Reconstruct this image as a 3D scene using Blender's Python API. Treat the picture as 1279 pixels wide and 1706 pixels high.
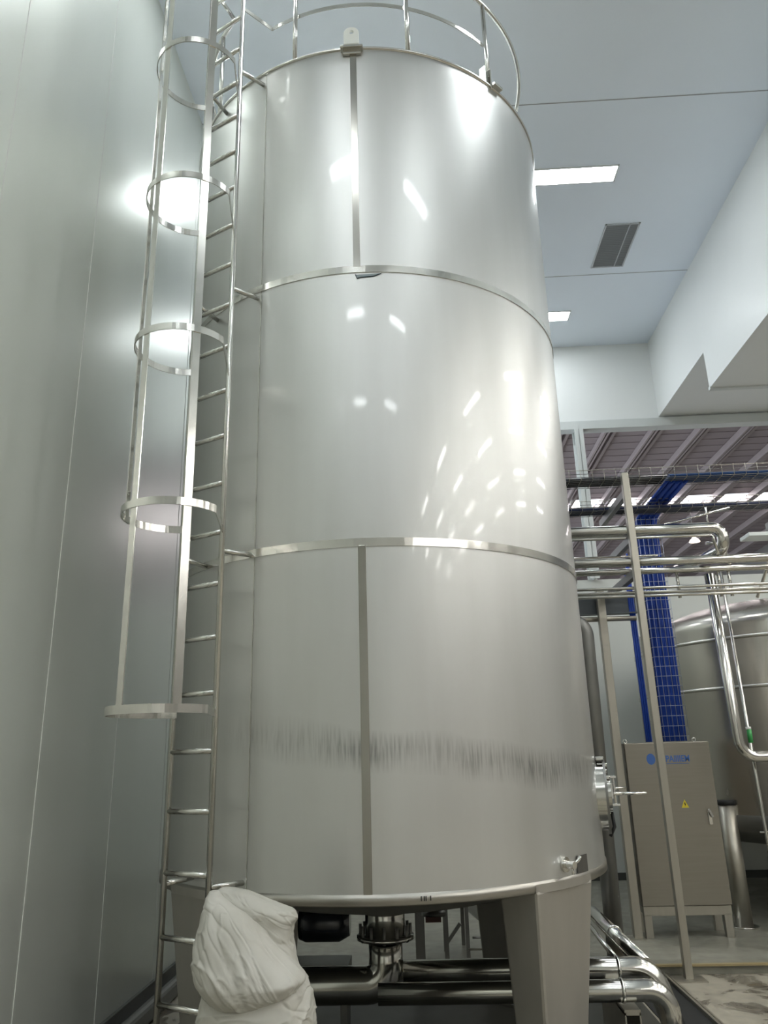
import bpy, bmesh, math, random
from mathutils import Vector, Matrix, noise
random.seed(7)
PI = math.pi
sc = bpy.context.scene
for o in list(bpy.data.objects): bpy.data.objects.remove(o)
C = sc.collection

# ------------------------------------------------------------------ camera (eye is the origin, floor is below it)
F_PX, YAW, PITCH, ROLL = 1279.563, -.041, .3074, -.0273
cam_d = bpy.data.cameras.new('camera'); cam = bpy.data.objects.new('camera', cam_d); C.objects.link(cam); sc.camera = cam
cam_d.sensor_fit = 'VERTICAL'; cam_d.sensor_height = 36.0; cam_d.lens = F_PX/1706*36.0
cam_d.clip_start = .05; cam_d.clip_end = 200
fw = Vector((math.sin(YAW)*math.cos(PITCH), math.cos(YAW)*math.cos(PITCH), math.sin(PITCH)))
r0 = Vector((math.cos(YAW), -math.sin(YAW), 0)); u0 = r0.cross(fw)
rr = r0*math.cos(ROLL)+u0*math.sin(ROLL); uu = -r0*math.sin(ROLL)+u0*math.cos(ROLL)
cam.matrix_world = Matrix((rr, uu, -fw)).transposed().to_4x4()

# ------------------------------------------------------------------ light and exposure
w = bpy.data.worlds.new('world'); sc.world = w; w.use_nodes = True
w.node_tree.nodes['Background'].inputs[0].default_value = (.75, .82, .9, 1)
w.node_tree.nodes['Background'].inputs[1].default_value = .6
vs = sc.view_settings; vs.view_transform = 'Standard'; vs.look = 'None'; vs.gamma = 1; vs.use_curve_mapping = False
vs.exposure = 2.2
LAMP = 8.0      # radiance of the ceiling light panels
HALL_LAMP = 14.0
SKYLIGHT = 3.5

# ------------------------------------------------------------------ materials
def mat(name, col, rough=.5, metal=0., spec=.5, var=0., vscale=4., stretch=(1, 1, 1), bump=0., bscale=30., emit=None, coat=0., aniso=0.):
    m = bpy.data.materials.new(name); m.use_nodes = True; nt = m.node_tree; b = nt.nodes['Principled BSDF']
    b.inputs['Base Color'].default_value = (*col, 1); b.inputs['Roughness'].default_value = rough
    b.inputs['Metallic'].default_value = metal; b.inputs['Specular IOR Level'].default_value = spec
    b.inputs['Coat Weight'].default_value = coat; b.inputs['Coat Roughness'].default_value = .12
    if emit:
        b.inputs['Emission Color'].default_value = (*emit[0], 1); b.inputs['Emission Strength'].default_value = emit[1]
    tc = nt.nodes.new('ShaderNodeTexCoord'); mp = nt.nodes.new('ShaderNodeMapping'); mp.inputs['Scale'].default_value = stretch
    nt.links.new(tc.outputs['Object'], mp.inputs['Vector'])
    if var:
        n = nt.nodes.new('ShaderNodeTexNoise'); n.inputs['Scale'].default_value = vscale; n.inputs['Detail'].default_value = 5
        nt.links.new(mp.outputs[0], n.inputs['Vector'])
        mx = nt.nodes.new('ShaderNodeMix'); mx.data_type = 'RGBA'
        mx.inputs[6].default_value = (*[c*(1-var) for c in col], 1); mx.inputs[7].default_value = (*[min(1, c*(1+var)) for c in col], 1)
        nt.links.new(n.outputs[0], mx.inputs[0]); nt.links.new(mx.outputs[2], b.inputs['Base Color'])
        mr = nt.nodes.new('ShaderNodeMapRange'); mr.inputs[3].default_value = max(0, rough*(1-var)); mr.inputs[4].default_value = min(1, rough*(1+var))
        nt.links.new(n.outputs[0], mr.inputs[0]); nt.links.new(mr.outputs[0], b.inputs['Roughness'])
    if bump:
        n2 = nt.nodes.new('ShaderNodeTexNoise'); n2.inputs['Scale'].default_value = bscale; n2.inputs['Detail'].default_value = 3
        nt.links.new(mp.outputs[0], n2.inputs['Vector'])
        bp = nt.nodes.new('ShaderNodeBump'); bp.inputs['Strength'].default_value = bump; bp.inputs['Distance'].default_value = .01
        nt.links.new(n2.outputs[0], bp.inputs['Height']); nt.links.new(bp.outputs[0], b.inputs['Normal'])
    return m
M = {}
M['tube'] = mat('polished_tube_steel', (.66, .655, .62), .2, 1., var=.12, vscale=6, bump=.03, bscale=20)
M['pipe'] = mat('sanitary_pipe_steel', (.62, .61, .57), .16, 1., var=.1, vscale=5)
M['strap'] = mat('flat_strap_steel', (.72, .71, .67), .18, 1., var=.15, vscale=8, bump=.05, bscale=12)
M['brushed'] = mat('brushed_band_steel', (.62, .61, .57), .22, 1., var=.15, vscale=5, bump=.06, bscale=10)
M['strip'] = mat('dark_cover_strip_steel', (.40, .39, .355), .2, 1., var=.12, vscale=4)
M['post'] = mat('satin_post_steel', (.44, .42, .365), .38, .9, var=.12, vscale=4, stretch=(6, 6, .6))
M['leg'] = mat('matt_leg_steel', (.46, .44, .40), .5, .8, var=.12, vscale=3, stretch=(3, 3, .6))
M['darksteel'] = mat('dull_dark_steel', (.24, .24, .23), .45, .8, var=.2, vscale=5)
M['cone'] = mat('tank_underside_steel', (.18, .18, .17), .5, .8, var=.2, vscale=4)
M['tray'] = mat('cable_tray_steel', (.20, .20, .205), .45, .7, var=.15)
M['cabinet'] = mat('cabinet_brushed_steel', (.30, .28, .24), .40, .85, var=.08, vscale=3, stretch=(1, 1, 20), bump=.02, bscale=40)
M['chrome'] = mat('chrome', (.8, .8, .78), .1, 1.)
M['white'] = mat('white_painted_panel', (.82, .84, .83), .4, 0, var=.03, vscale=1.2)
M['ceil'] = mat('ceiling_panel', (.82, .89, .98), .38, 0, var=.03, vscale=.8)
M['seam'] = mat('pale_joint_sealant', (.75, .76, .73), .4)
M['seamdark'] = mat('ceiling_joint', (.36, .38, .40), .5)
M['wall'] = mat('glossy_wall_panel', (.76, .79, .74), .32, .5, spec=.7, var=.05, vscale=1.6, stretch=(1, 1, .25), bump=.05, bscale=1.5)
M['base'] = mat('dark_skirting', (.055, .058, .055), .35, 0)
M['cove'] = mat('grey_cove', (.20, .20, .185), .4, 0)
M['beam'] = mat('painted_white_beam', (.66, .69, .68), .45, 0, var=.04)
M['black'] = mat('black_rubber', (.012, .013, .014), .6)
M['motor'] = mat('dark_blue_motor_paint', (.018, .022, .030), .22, 0, coat=.6)
M['bluecable'] = mat('blue_cable', (.015, .065, .42), .4, 0, var=.35, vscale=12, stretch=(6, 6, .5))
M['blueprint'] = mat('blue_print', (.05, .14, .42), .5)
M['yellow'] = mat('yellow_sticker', (.75, .62, .04), .5)
M['green'] = mat('green_sleeve', (.04, .32, .08), .45)
M['nameplate'] = mat('brown_grey_plate', (.10, .095, .085), .5, .3)
M['tape'] = mat('grey_blue_film', (.28, .34, .36), .35)
M['taperim'] = mat('dark_torn_edge', (.03, .05, .06), .5)
M['roof'] = mat('profiled_roof_sheet', (.34, .295, .30), .6, 0, var=.15, vscale=.6)
M['purlin'] = mat('roof_purlin_steel', (.40, .35, .35), .5, 0, var=.1)
M['hallwall'] = mat('far_wall_paint', (.30, .26, .25), .6, 0, var=.1)
M['lamp'] = mat('lamp_diffuser', (.9, .9, .9), .5, emit=((.93, .98, 1.), LAMP))
M['halllamp'] = mat('hall_lamp_diffuser', (.9, .9, .9), .5, emit=((1., .99, .95), HALL_LAMP))
M['sky'] = mat('skylight_sheet', (.9, .85, .85), .5, emit=((1., .90, .92), SKYLIGHT))
M['bay'] = mat('high_bay_shade', (.85, .75, .65), .5, emit=((1, .86, .72), .5))
M['frame'] = mat('lamp_frame', (.7, .72, .73), .35)
M['grille'] = mat('grille_paint', (.55, .58, .61), .5)

def tank_material():
    m = bpy.data.materials.new('mill_finish_tank_steel'); m.use_nodes = True; nt = m.node_tree; b = nt.nodes['Principled BSDF']
    N = nt.nodes.new; L = nt.links.new
    tc = N('ShaderNodeTexCoord'); sep = N('ShaderNodeSeparateXYZ'); L(tc.outputs['Object'], sep.inputs[0])
    mp = N('ShaderNodeMapping'); mp.inputs['Scale'].default_value = (1, 1, .12); L(tc.outputs['Object'], mp.inputs[0])
    n1 = N('ShaderNodeTexNoise'); n1.inputs['Scale'].default_value = 5; n1.inputs['Detail'].default_value = 6; L(mp.outputs[0], n1.inputs[0])
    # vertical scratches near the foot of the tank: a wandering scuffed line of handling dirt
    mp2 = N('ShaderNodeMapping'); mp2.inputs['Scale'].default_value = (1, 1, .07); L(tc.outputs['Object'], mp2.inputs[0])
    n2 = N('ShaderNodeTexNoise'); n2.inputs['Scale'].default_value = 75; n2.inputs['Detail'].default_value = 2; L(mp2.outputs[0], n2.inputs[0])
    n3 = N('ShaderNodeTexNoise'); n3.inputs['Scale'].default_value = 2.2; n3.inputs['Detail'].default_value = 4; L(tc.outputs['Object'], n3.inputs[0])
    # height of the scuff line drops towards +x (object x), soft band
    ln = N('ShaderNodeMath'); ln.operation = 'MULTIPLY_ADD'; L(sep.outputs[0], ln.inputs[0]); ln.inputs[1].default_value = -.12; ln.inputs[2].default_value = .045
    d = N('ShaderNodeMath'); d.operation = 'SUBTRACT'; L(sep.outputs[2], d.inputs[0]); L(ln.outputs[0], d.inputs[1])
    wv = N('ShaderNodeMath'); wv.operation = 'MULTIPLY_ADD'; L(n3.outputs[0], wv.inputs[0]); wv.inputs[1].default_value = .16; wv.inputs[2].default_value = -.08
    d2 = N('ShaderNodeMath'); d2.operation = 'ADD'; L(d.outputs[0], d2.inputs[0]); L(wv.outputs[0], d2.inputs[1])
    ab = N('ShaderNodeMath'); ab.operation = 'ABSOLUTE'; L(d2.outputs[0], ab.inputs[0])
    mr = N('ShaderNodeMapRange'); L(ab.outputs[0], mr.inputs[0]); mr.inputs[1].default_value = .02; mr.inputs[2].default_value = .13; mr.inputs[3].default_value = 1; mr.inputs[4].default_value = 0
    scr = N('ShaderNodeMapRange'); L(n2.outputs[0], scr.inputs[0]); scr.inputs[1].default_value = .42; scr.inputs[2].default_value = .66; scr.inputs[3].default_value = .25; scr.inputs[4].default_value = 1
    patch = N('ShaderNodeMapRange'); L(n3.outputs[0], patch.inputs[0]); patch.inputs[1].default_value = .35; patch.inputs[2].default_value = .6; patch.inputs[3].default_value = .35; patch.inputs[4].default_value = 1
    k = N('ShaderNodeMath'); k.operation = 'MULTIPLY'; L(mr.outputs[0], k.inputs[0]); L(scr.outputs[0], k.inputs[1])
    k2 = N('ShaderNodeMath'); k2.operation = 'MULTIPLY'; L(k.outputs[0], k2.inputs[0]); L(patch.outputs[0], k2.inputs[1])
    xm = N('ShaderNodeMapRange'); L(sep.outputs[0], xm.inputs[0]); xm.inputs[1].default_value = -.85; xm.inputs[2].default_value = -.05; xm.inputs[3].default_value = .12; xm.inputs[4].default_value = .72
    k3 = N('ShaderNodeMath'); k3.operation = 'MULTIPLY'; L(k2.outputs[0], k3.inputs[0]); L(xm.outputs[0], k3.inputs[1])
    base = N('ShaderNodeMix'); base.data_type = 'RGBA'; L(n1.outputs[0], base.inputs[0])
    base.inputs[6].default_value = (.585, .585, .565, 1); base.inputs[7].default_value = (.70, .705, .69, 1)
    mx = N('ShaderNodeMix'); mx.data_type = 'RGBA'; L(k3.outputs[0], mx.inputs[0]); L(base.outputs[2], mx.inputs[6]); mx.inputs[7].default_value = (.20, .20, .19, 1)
    L(mx.outputs[2], b.inputs['Base Color'])
    rg = N('ShaderNodeMapRange'); L(n1.outputs[0], rg.inputs[0]); rg.inputs[3].default_value = .38; rg.inputs[4].default_value = .48
    L(rg.outputs[0], b.inputs['Roughness']); b.inputs['Metallic'].default_value = .92
    b.inputs['Coat Weight'].default_value = .38; b.inputs['Coat Roughness'].default_value = .05; b.inputs['Coat IOR'].default_value = 1.5
    mp4 = N('ShaderNodeMapping'); mp4.inputs['Scale'].default_value = (1, 1, .35); L(tc.outputs['Object'], mp4.inputs[0])
    n4 = N('ShaderNodeTexNoise'); n4.inputs['Scale'].default_value = 1.6; n4.inputs['Detail'].default_value = 1.5; L(mp4.outputs[0], n4.inputs[0])
    bp = N('ShaderNodeBump'); bp.inputs['Strength'].default_value = .12; bp.inputs['Distance'].default_value = .03; L(n4.outputs[0], bp.inputs['Height'])
    L(bp.outputs[0], b.inputs['Normal']); L(bp.outputs[0], b.inputs['Coat Normal'])
    return m
M['tank'] = tank_material()

def floor_material(wet):
    m = bpy.data.materials.new('wet_concrete' if wet else 'painted_concrete'); m.use_nodes = True; nt = m.node_tree; b = nt.nodes['Principled BSDF']
    N = nt.nodes.new; L = nt.links.new
    tc = N('ShaderNodeTexCoord')
    n1 = N('ShaderNodeTexNoise'); n1.inputs['Scale'].default_value = 2.2 if wet else 1.2; n1.inputs['Detail'].default_value = 7; n1.inputs['Distortion'].default_value = 1.0; L(tc.outputs['Object'], n1.inputs[0])
    n2 = N('ShaderNodeTexNoise'); n2.inputs['Scale'].default_value = 9; n2.inputs['Detail'].default_value = 5; L(tc.outputs['Object'], n2.inputs[0])
    cr = N('ShaderNodeValToRGB'); L(n1.outputs[0], cr.inputs[0])
    e = cr.color_ramp.elements
    if wet:
        e[0].position = .40; e[0].color = (.16, .14, .11, 1); e[1].position = .50; e[1].color = (.50, .46, .37, 1)
    else:
        e[0].position = .3; e[0].color = (.26, .255, .21, 1); e[1].position = .7; e[1].color = (.36, .35, .29, 1)
    mx = N('ShaderNodeMix'); mx.data_type = 'RGBA'; mx.blend_type = 'MULTIPLY'; mx.inputs[0].default_value = .5
    L(cr.outputs[0], mx.inputs[6]); L(n2.outputs[0], mx.inputs[7])
    g = N('ShaderNodeMix'); g.data_type = 'RGBA'; g.blend_type = 'MULTIPLY'; g.inputs[0].default_value = 0
    L(mx.outputs[2], b.inputs['Base Color'])
    rg = N('ShaderNodeMapRange'); L(n1.outputs[0], rg.inputs[0]); rg.inputs[1].default_value = .4; rg.inputs[2].default_value = .52
    rg.inputs[3].default_value = .1 if wet else .3; rg.inputs[4].default_value = .5
    L(rg.outputs[0], b.inputs['Roughness'])
    return m
M['floor'] = floor_material(True); M['plinth'] = floor_material(False)

def sack_material():
    m = bpy.data.materials.new('woven_poly_sack'); m.use_nodes = True; nt = m.node_tree; b = nt.nodes['Principled BSDF']
    N = nt.nodes.new; L = nt.links.new
    b.inputs['Roughness'].default_value = .42; b.inputs['Specular IOR Level'].default_value = .45
    b.inputs['Subsurface Weight'].default_value = .0
    tc = N('ShaderNodeTexCoord')
    n = N('ShaderNodeTexNoise'); n.inputs['Scale'].default_value = 5; n.inputs['Detail'].default_value = 5; L(tc.outputs['Object'], n.inputs[0])
    mx = N('ShaderNodeMix'); mx.data_type = 'RGBA'; L(n.outputs[0], mx.inputs[0]); mx.inputs[6].default_value = (.40, .385, .325, 1); mx.inputs[7].default_value = (.58, .57, .53, 1)
    L(mx.outputs[2], b.inputs['Base Color'])
    v = N('ShaderNodeTexNoise'); v.noise_type = 'RIDGED_MULTIFRACTAL' if hasattr(v, 'noise_type') else 'FBM'
    v.inputs['Scale'].default_value = 4.5; v.inputs['Detail'].default_value = 3; v.inputs['Distortion'].default_value = 1.2; L(tc.outputs['Object'], v.inputs[0])
    bp = N('ShaderNodeBump'); bp.inputs['Strength'].default_value = .8; bp.inputs['Distance'].default_value = .03; L(v.outputs[0], bp.inputs['Height']); L(bp.outputs[0], b.inputs['Normal'])
    return m
M['sack'] = sack_material()

# ------------------------------------------------------------------ mesh helpers
class MB:
    def __init__(s): s.v = []; s.f = []; s.sm = []
    def add(s, vs_, fs, smooth=False):
        n = len(s.v); s.v += [tuple(v) for v in vs_]; s.f += [tuple(i+n for i in f) for f in fs]; s.sm += [smooth]*len(fs); return s
    def box(s, x0, y0, z0, x1, y1, z1):
        v = [(x0,y0,z0),(x1,y0,z0),(x1,y1,z0),(x0,y1,z0),(x0,y0,z1),(x1,y0,z1),(x1,y1,z1),(x0,y1,z1)]
        return s.add(v, [(0,3,2,1),(4,5,6,7),(0,1,5,4),(1,2,6,5),(2,3,7,6),(3,0,4,7)])
    def obox(s, c, ax, ay, az, hx, hy, hz):
        c = Vector(c); ax, ay, az = Vector(ax), Vector(ay), Vector(az); v = []
        for k in (-1, 1):
            for (i, j) in ((-1,-1),(1,-1),(1,1),(-1,1)): v.append(c+ax*hx*i+ay*hy*j+az*hz*k)
        return s.add(v, [(0,3,2,1),(4,5,6,7),(0,1,5,4),(1,2,6,5),(2,3,7,6),(3,0,4,7)])
    def bar(s, a, b, wd, th, side):          # rectangular bar from a to b, `wd` along `side`
        a, b = Vector(a), Vector(b); d = (b-a).normalized(); sd = Vector(side); sd = (sd-d*sd.dot(d)).normalized(); n = d.cross(sd)
        return s.obox((a+b)/2, sd, n, d, wd/2, th/2, (b-a).length/2)
    def tube(s, path, r, seg=14, cap=True, closed=False):
        P = [Vector(p) for p in path]; n = len(P); rs = r if isinstance(r, (list, tuple)) else [r]*n
        prev = None; vs_ = []
        for i, p in enumerate(P):
            if closed: t = (P[(i+1) % n]-P[i-1]).normalized()
            else: t = ((P[min(i+1, n-1)]-P[i]).normalized()+(P[i]-P[max(i-1, 0)]).normalized())
            if t.length < 1e-9: t = P[min(i+1, n-1)]-P[max(i-1, 0)]
            t.normalize()
            if prev is None:
                a = Vector((0, 0, 1)) if abs(t.z) < .9 else Vector((1, 0, 0)); x = (a-t*a.dot(t)).normalized()
            else: x = (prev-t*prev.dot(t)).normalized()
            prev = x; y = t.cross(x)
            for k in range(seg):
                a = 2*PI*k/seg; vs_.append(p+x*math.cos(a)*rs[i]+y*math.sin(a)*rs[i])
        fs = []
        m = n if closed else n-1
        for i in range(m):
            j = (i+1) % n
            for k in range(seg):
                fs.append((i*seg+k, i*seg+(k+1) % seg, j*seg+(k+1) % seg, j*seg+k))
        s.add(vs_, fs, True)
        if cap and not closed:
            b = len(s.v)-len(vs_); s.f += [tuple(b+k for k in reversed(range(seg))), tuple(b+(n-1)*seg+k for k in range(seg))]; s.sm += [False]*2
        return s
    def lathe(s, prof, c=(0, 0), seg=48, a0=0., a1=2*PI):
        full = abs(a1-a0-2*PI) < 1e-6; m = seg if full else seg+1; vs_ = []
        for (r, z) in prof:
            for k in range(m):
                a = a0+(a1-a0)*k/seg; vs_.append((c[0]+r*math.cos(a), c[1]+r*math.sin(a), z))
        fs = []
        for i in range(len(prof)-1):
            for k in range(seg):
                k2 = (k+1) % m; fs.append((i*m+k, i*m+k2, (i+1)*m+k2, (i+1)*m+k))
        return s.add(vs_, fs, True)
    def flat(s): s.sm = [False]*len(s.sm); return s
    def band(s, pts, wd, th):               # flat strap standing upright along a horizontal path
        P = [Vector(p) for p in pts]; n = len(P); vs_ = []
        for i, p in enumerate(P):
            t = (P[min(i+1, n-1)]-P[max(i-1, 0)]); t.z = 0; t.normalize(); nn = Vector((t.y, -t.x, 0))
            for (a, b) in ((-1,-1),(1,-1),(1,1),(-1,1)): vs_.append(p+nn*th/2*a+Vector((0,0,wd/2*b)))
        fs = []
        for i in range(n-1):
            for k in range(4): fs.append((i*4+k, i*4+(k+1) % 4, (i+1)*4+(k+1) % 4, (i+1)*4+k))
        fs += [(3,2,1,0), tuple((n-1)*4+k for k in range(4))]
        return s.add(vs_, fs, False)
    def build(s, name, m, parent=None, bevel=0, label=None, kind=None, smooth_angle=35):
        me = bpy.data.meshes.new(name); org = Vector(parent.location) if parent and parent.type == 'EMPTY' else Vector((0, 0, 0))
        if parent and parent.type != 'EMPTY':
            org = Vector(parent['_o']) if '_o' in parent else Vector((0,0,0))
        own = org if parent else Vector((0, 0, 0))
        me.from_pydata([tuple(Vector(v)-own) for v in s.v], [], s.f); me.validate(); me.update()
        bm = bmesh.new(); bm.from_mesh(me); bmesh.ops.recalc_face_normals(bm, faces=bm.faces); bm.to_mesh(me); bm.free()
        for i, p in enumerate(me.polygons):
            if i < len(s.sm): p.use_smooth = s.sm[i]
        o = bpy.data.objects.new(name, me); C.objects.link(o); me.materials.append(M[m] if isinstance(m, str) else m)
        if parent:
            o.parent = parent; ORG[o.name] = own
        if bevel:
            bv = o.modifiers.new('bevel', 'BEVEL'); bv.width = bevel; bv.segments = 2; bv.limit_method = 'ANGLE'
        if label: o['label'] = label
        if kind: o['kind'] = kind
        return o
ORG = {}
_b = MB.build
def build(self, name, m, parent=None, **k):
    # children of a mesh part live in the same frame as that part (its own origin is the thing's base)
    if parent is not None and parent.type != 'EMPTY':
        own = ORG.get(parent.name, Vector((0, 0, 0)))
        self.v = [tuple(Vector(v)-own) for v in self.v]
        o = _b(self, name, m, None, **k); o.parent = parent; ORG[o.name] = own; return o
    return _b(self, name, m, parent, **k)
MB.build = build

def thing(name, label, cat, loc=(0, 0, 0), group=None):
    o = bpy.data.objects.new(name, None); C.objects.link(o); o.location = loc; o.empty_display_size = .1
    o['label'] = label; o['category'] = cat
    if group: o['group'] = group
    return o
def tag(o, label, cat, group=None, kind=None):
    o['label'] = label; o['category'] = cat
    if group: o['group'] = group
    if kind: o['kind'] = kind
    return o
def struct(mb, name, m, label=None, **k):
    o = mb.build(name, m, None, **k); o['kind'] = 'structure'
    if label: o['label'] = label
    return o
def copy_tree(o, parent=None, loc=None):
    c = o.copy(); C.objects.link(c); c.parent = parent
    if loc: c.location = loc
    for ch in list(o.children): copy_tree(ch, c)
    return c
def bend(pts, r, n=8):                       # polyline with rounded corners
    P = [Vector(p) for p in pts]; out = [P[0]]
    for i in range(1, len(P)-1):
        a, b, c = P[i-1], P[i], P[i+1]; d1 = (a-b).normalized(); d2 = (c-b).normalized()
        ang = d1.angle(d2); rr_ = min(r*1.0, .49*min((a-b).length, (c-b).length)*math.tan(ang/2)); t = rr_/math.tan(ang/2)
        cc = b+(d1+d2).normalized()*(rr_/math.sin(ang/2)); s0 = b+d1*t-cc; s1 = b+d2*t-cc
        tot = s0.angle(s1)
        for k in range(n+1): 
            f = k/n; out.append(cc+(s0*math.sin((1-f)*tot)+s1*math.sin(f*tot))/math.sin(tot))
    out.append(P[-1]); return out

# ------------------------------------------------------------------ the setting
ZF, ZP, ZC = -1.86, -1.78, 6.80
XW, XB, YB = -2.197, 4.22, 12.20
struct(MB().box(-2.4, -9.3, ZF-.2, 12.3, 32, ZF), 'floor', 'floor')
pl = struct(MB().box(-2.18, 7.62, ZF-.01, 12.0, YB, ZP), 'floor_plinth', 'plinth', bevel=.012)
pl.name = 'trim_1'
struct(MB().box(-2.18, 7.585, ZP-.012, 12.0, 7.625, ZP+.004), 'trim_2', mat('worn_yellow_edge', (.34, .27, .14), .5, var=.3, vscale=5))
struct(MB().box(-1.9, 4.75, ZF-.01, 1.60, 7.6, ZF+.004), 'floor_shade_slab', mat('painted_shade_floor', (.045, .045, .038), .4, var=.3, vscale=3)).name = 'floor_shade_under_tank'  # added dark slab: the shade beneath the tank is put into its colour
wl = struct(MB().box(XW-.15, -9.3, ZF, XW, YB+.1, ZC), 'wall_left', 'wall')
for k in range(-11, 8):
    y = 4.515+1.12*k
    MB().box(XW-.002, y-.004, ZF+.24, XW+.0025, y+.004, ZC).build('panel_joint', 'seam', wl)
struct(MB().box(XW, -9.2, ZF+.135, XW+.028, YB, ZF+.232), 'baseboard_left', 'base', bevel=.004)
struct(MB().box(XW, -9.2, ZF, XW+.085, YB, ZF+.135), 'trim_3', 'cove', bevel=.03)
struct(MB().box(-2.4, -9.3, ZC, XB+.1, YB+.1, ZC+.15), 'ceiling', 'ceil')
ce = bpy.data.objects['ceiling']
for y in (6.79, 10.06, 3.52, .25, -3.02, -6.29):
    MB().box(XW, y-.006, ZC-.003, XB, y+.006, ZC+.002).build('ceiling_joint', 'seamdark', ce)
# bulkhead on the right, stepping up near the back
bk = MB(); bk.box(XB, -9.3, 4.81, 12.3, 10.0, ZC+.15).box(XB, 10.0, 5.38, 12.3, YB+.1, ZC+.15)
struct(bk, 'wall_upper_right', 'white').name = 'wall_right_upper'
struct(MB().box(XB-.004, 9.96, 4.785, 12.2, 10.03, 4.835), 'trim_4', 'beam')
# back wall above the opening, beam, column, low partition
struct(MB().box(XW-.15, YB, 5.36, 12.3, YB+.12, ZC+.15), 'wall_back', 'white')
struct(MB().box(XW, YB-.06, 5.19, 12.3, YB+.14, 5.345), 'trim_5', 'beam', bevel=.006)
struct(MB().box(XW, YB, ZP, 12.3, YB+.12, 2.60), 'wall_back_low', mat('grey_white_panel', (.58, .60, .57), .45)).name = 'wall_back_lower'
struct(MB().box(XW, YB-.02, ZP, 12.3, YB, ZP+.1), 'baseboard_back', 'base')
col_ = MB()
for (x0, x1, y0, y1) in ((2.755, 2.905, YB-.10, YB-.085), (2.755, 2.905, YB+.085, YB+.10), (2.823, 2.837, YB-.1, YB+.1)): col_.box(x0, y0, 2.60, x1, y1, 5.19)
struct(col_, 'trim_6', 'beam', bevel=.003)
struct(MB().box(-2.4, -9.45, ZF, XB, -9.3, ZC), 'wall_front', mat('pale_front_wall', (.84, .83, .79), .5))
struct(MB().box(XB, -9.45, ZF, 12.3, -9.3, ZC), 'wall_front_bay', mat('grey_bay_wall', (.26, .255, .24), .5)).name = 'wall_front_bay'
struct(MB().box(12.3, -9.3, ZF, 12.45, 32, 6.9), 'wall_right', mat('grey_bay_side', (.30, .295, .28), .5))
# production hall beyond the opening
rf = MB(); rf.box(-8, YB+.1, 6.72, 16, 20.75, 6.80).box(-8, 21.55, 6.72, 16, 32, 6.8)
for k in range(0, 48):
    y = 12.6+k*.4
    if 20.6 < y < 21.7: continue
    rf.box(-8, y, 6.705, 16, y+.1, 6.725)
struct(rf, 'ceiling_hall', 'roof').name = 'ceiling_far'
for k in range(-2, 12):
    x = 1.15+k*1.02
    p = MB().box(x, YB+.2, 6.50, x+.02, 31.9, 6.70).box(x-.05, YB+.2, 6.50, x+.07, 31.9, 6.515)
    p.box(x+.2, YB+.2, 6.60, x+.27, 31.9, 6.7)
    struct(p, 'trim_%d' % (20+k), 'purlin')
for k in range(-2, 11):
    x = 1.15+k*1.02
    o = MB().box(x+.30, 20.88, 6.715, x+.97, 21.44, 6.735).build('skylight', 'sky'); o['kind'] = 'structure'
    o.name = 'window_%d' % (k+3)
struct(MB().box(-8, 32, ZF, 16, 32.2, 6.8), 'wall_far', 'hallwall')

# ------------------------------------------------------------------ ceiling lights and grille
def lamp(x, y, z, wx, wy, label, group=None, m='lamp', proto=None):
    if proto: 
        c = copy_tree(proto, None, (x, y, z)); c['label'] = label; return c
    t = thing('ceiling_light', label, 'light', (x, y, z), group)
    f = MB(); h = .018
    for (a, b, c_, d) in ((-wx/2, -wy/2, wx/2, -wy/2+h), (-wx/2, wy/2-h, wx/2, wy/2), (-wx/2, -wy/2, -wx/2+h, wy/2), (wx/2-h, -wy/2, wx/2, wy/2)):
        f.box(x+a, y+b, z-.012, x+c_, y+d, z)
    f.build('frame', 'frame', t)
    MB().box(x-wx/2+h, y-wy/2+h, z-.008, x+wx/2-h, y+wy/2-h, z-.001).build('diffuser', m, t)
    return t
L1 = lamp(2.07, 7.93, ZC, 1.2, .29, 'bright rectangular ceiling light panel half hidden by the tank, in front of the grille')
lamp(2.07, 11.17, ZC, 0, 0, 'smaller looking far ceiling light panel near the back wall, right of the tank', proto=L1)
for (x, y) in ((-1.0, 7.93), (-1.0, 11.17)) + tuple((x, 4.69-3.24*k) for k in range(4) for x in (-1.0, 2.07)):
    o = lamp(x, y, ZC, 0, 0, 'ceiling light panel of the tank hall outside the photograph', proto=L1); o['group'] = 'ceiling lights outside the frame'
L2 = None
for i, x in enumerate((5.2, 7.1, 9.0, 10.9)):
    for j in range(6):
        y = 8.4-3.2*j
        if L2 is None: L2 = lamp(x, y, 4.81, .2, 1.25, 'ceiling light strip of the low bay to the right, outside the photograph', 'low bay ceiling lights', m='halllamp')
        else: lamp(x, y, 4.81, 0, 0, L2['label'], proto=L2)
g = thing('air_grille', 'grey louvred air grille set flush in the white ceiling between the two light panels', 'vent', (2.98, 9.39, ZC))
fr = MB(); gx0, gx1, gy0, gy1 = 2.75, 3.22, 8.90, 9.88
for b_ in ((gx0, gy0, gx1, gy0+.02), (gx0, gy1-.02, gx1, gy1), (gx0, gy0, gx0+.02, gy1), (gx1-.02, gy0, gx1, gy1), (gx0+.33, gy0, gx0+.345, gy1)):
    fr.box(b_[0], b_[1], ZC-.012, b_[2], b_[3], ZC)
fr.build('frame', 'grille', g)
sl = MB()
for k in range(24):
    y = gy0+.03+k*.0395; sl.obox(((gx0+gx1)/2, y, ZC-.007), (1,0,0), (0,.8,.6), (0,-.6,.8), (gx1-gx0)/2-.02, .013, .001)
sl.build('louvre', 'grille', g)
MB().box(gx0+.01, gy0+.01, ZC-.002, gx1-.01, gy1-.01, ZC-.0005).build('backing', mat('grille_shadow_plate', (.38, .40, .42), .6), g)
hb = thing('high_bay_lamp', 'small dome lamp hanging below the far hall roof, seen between the pipes', 'light', (7.75, 21.0, 5.3))
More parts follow.
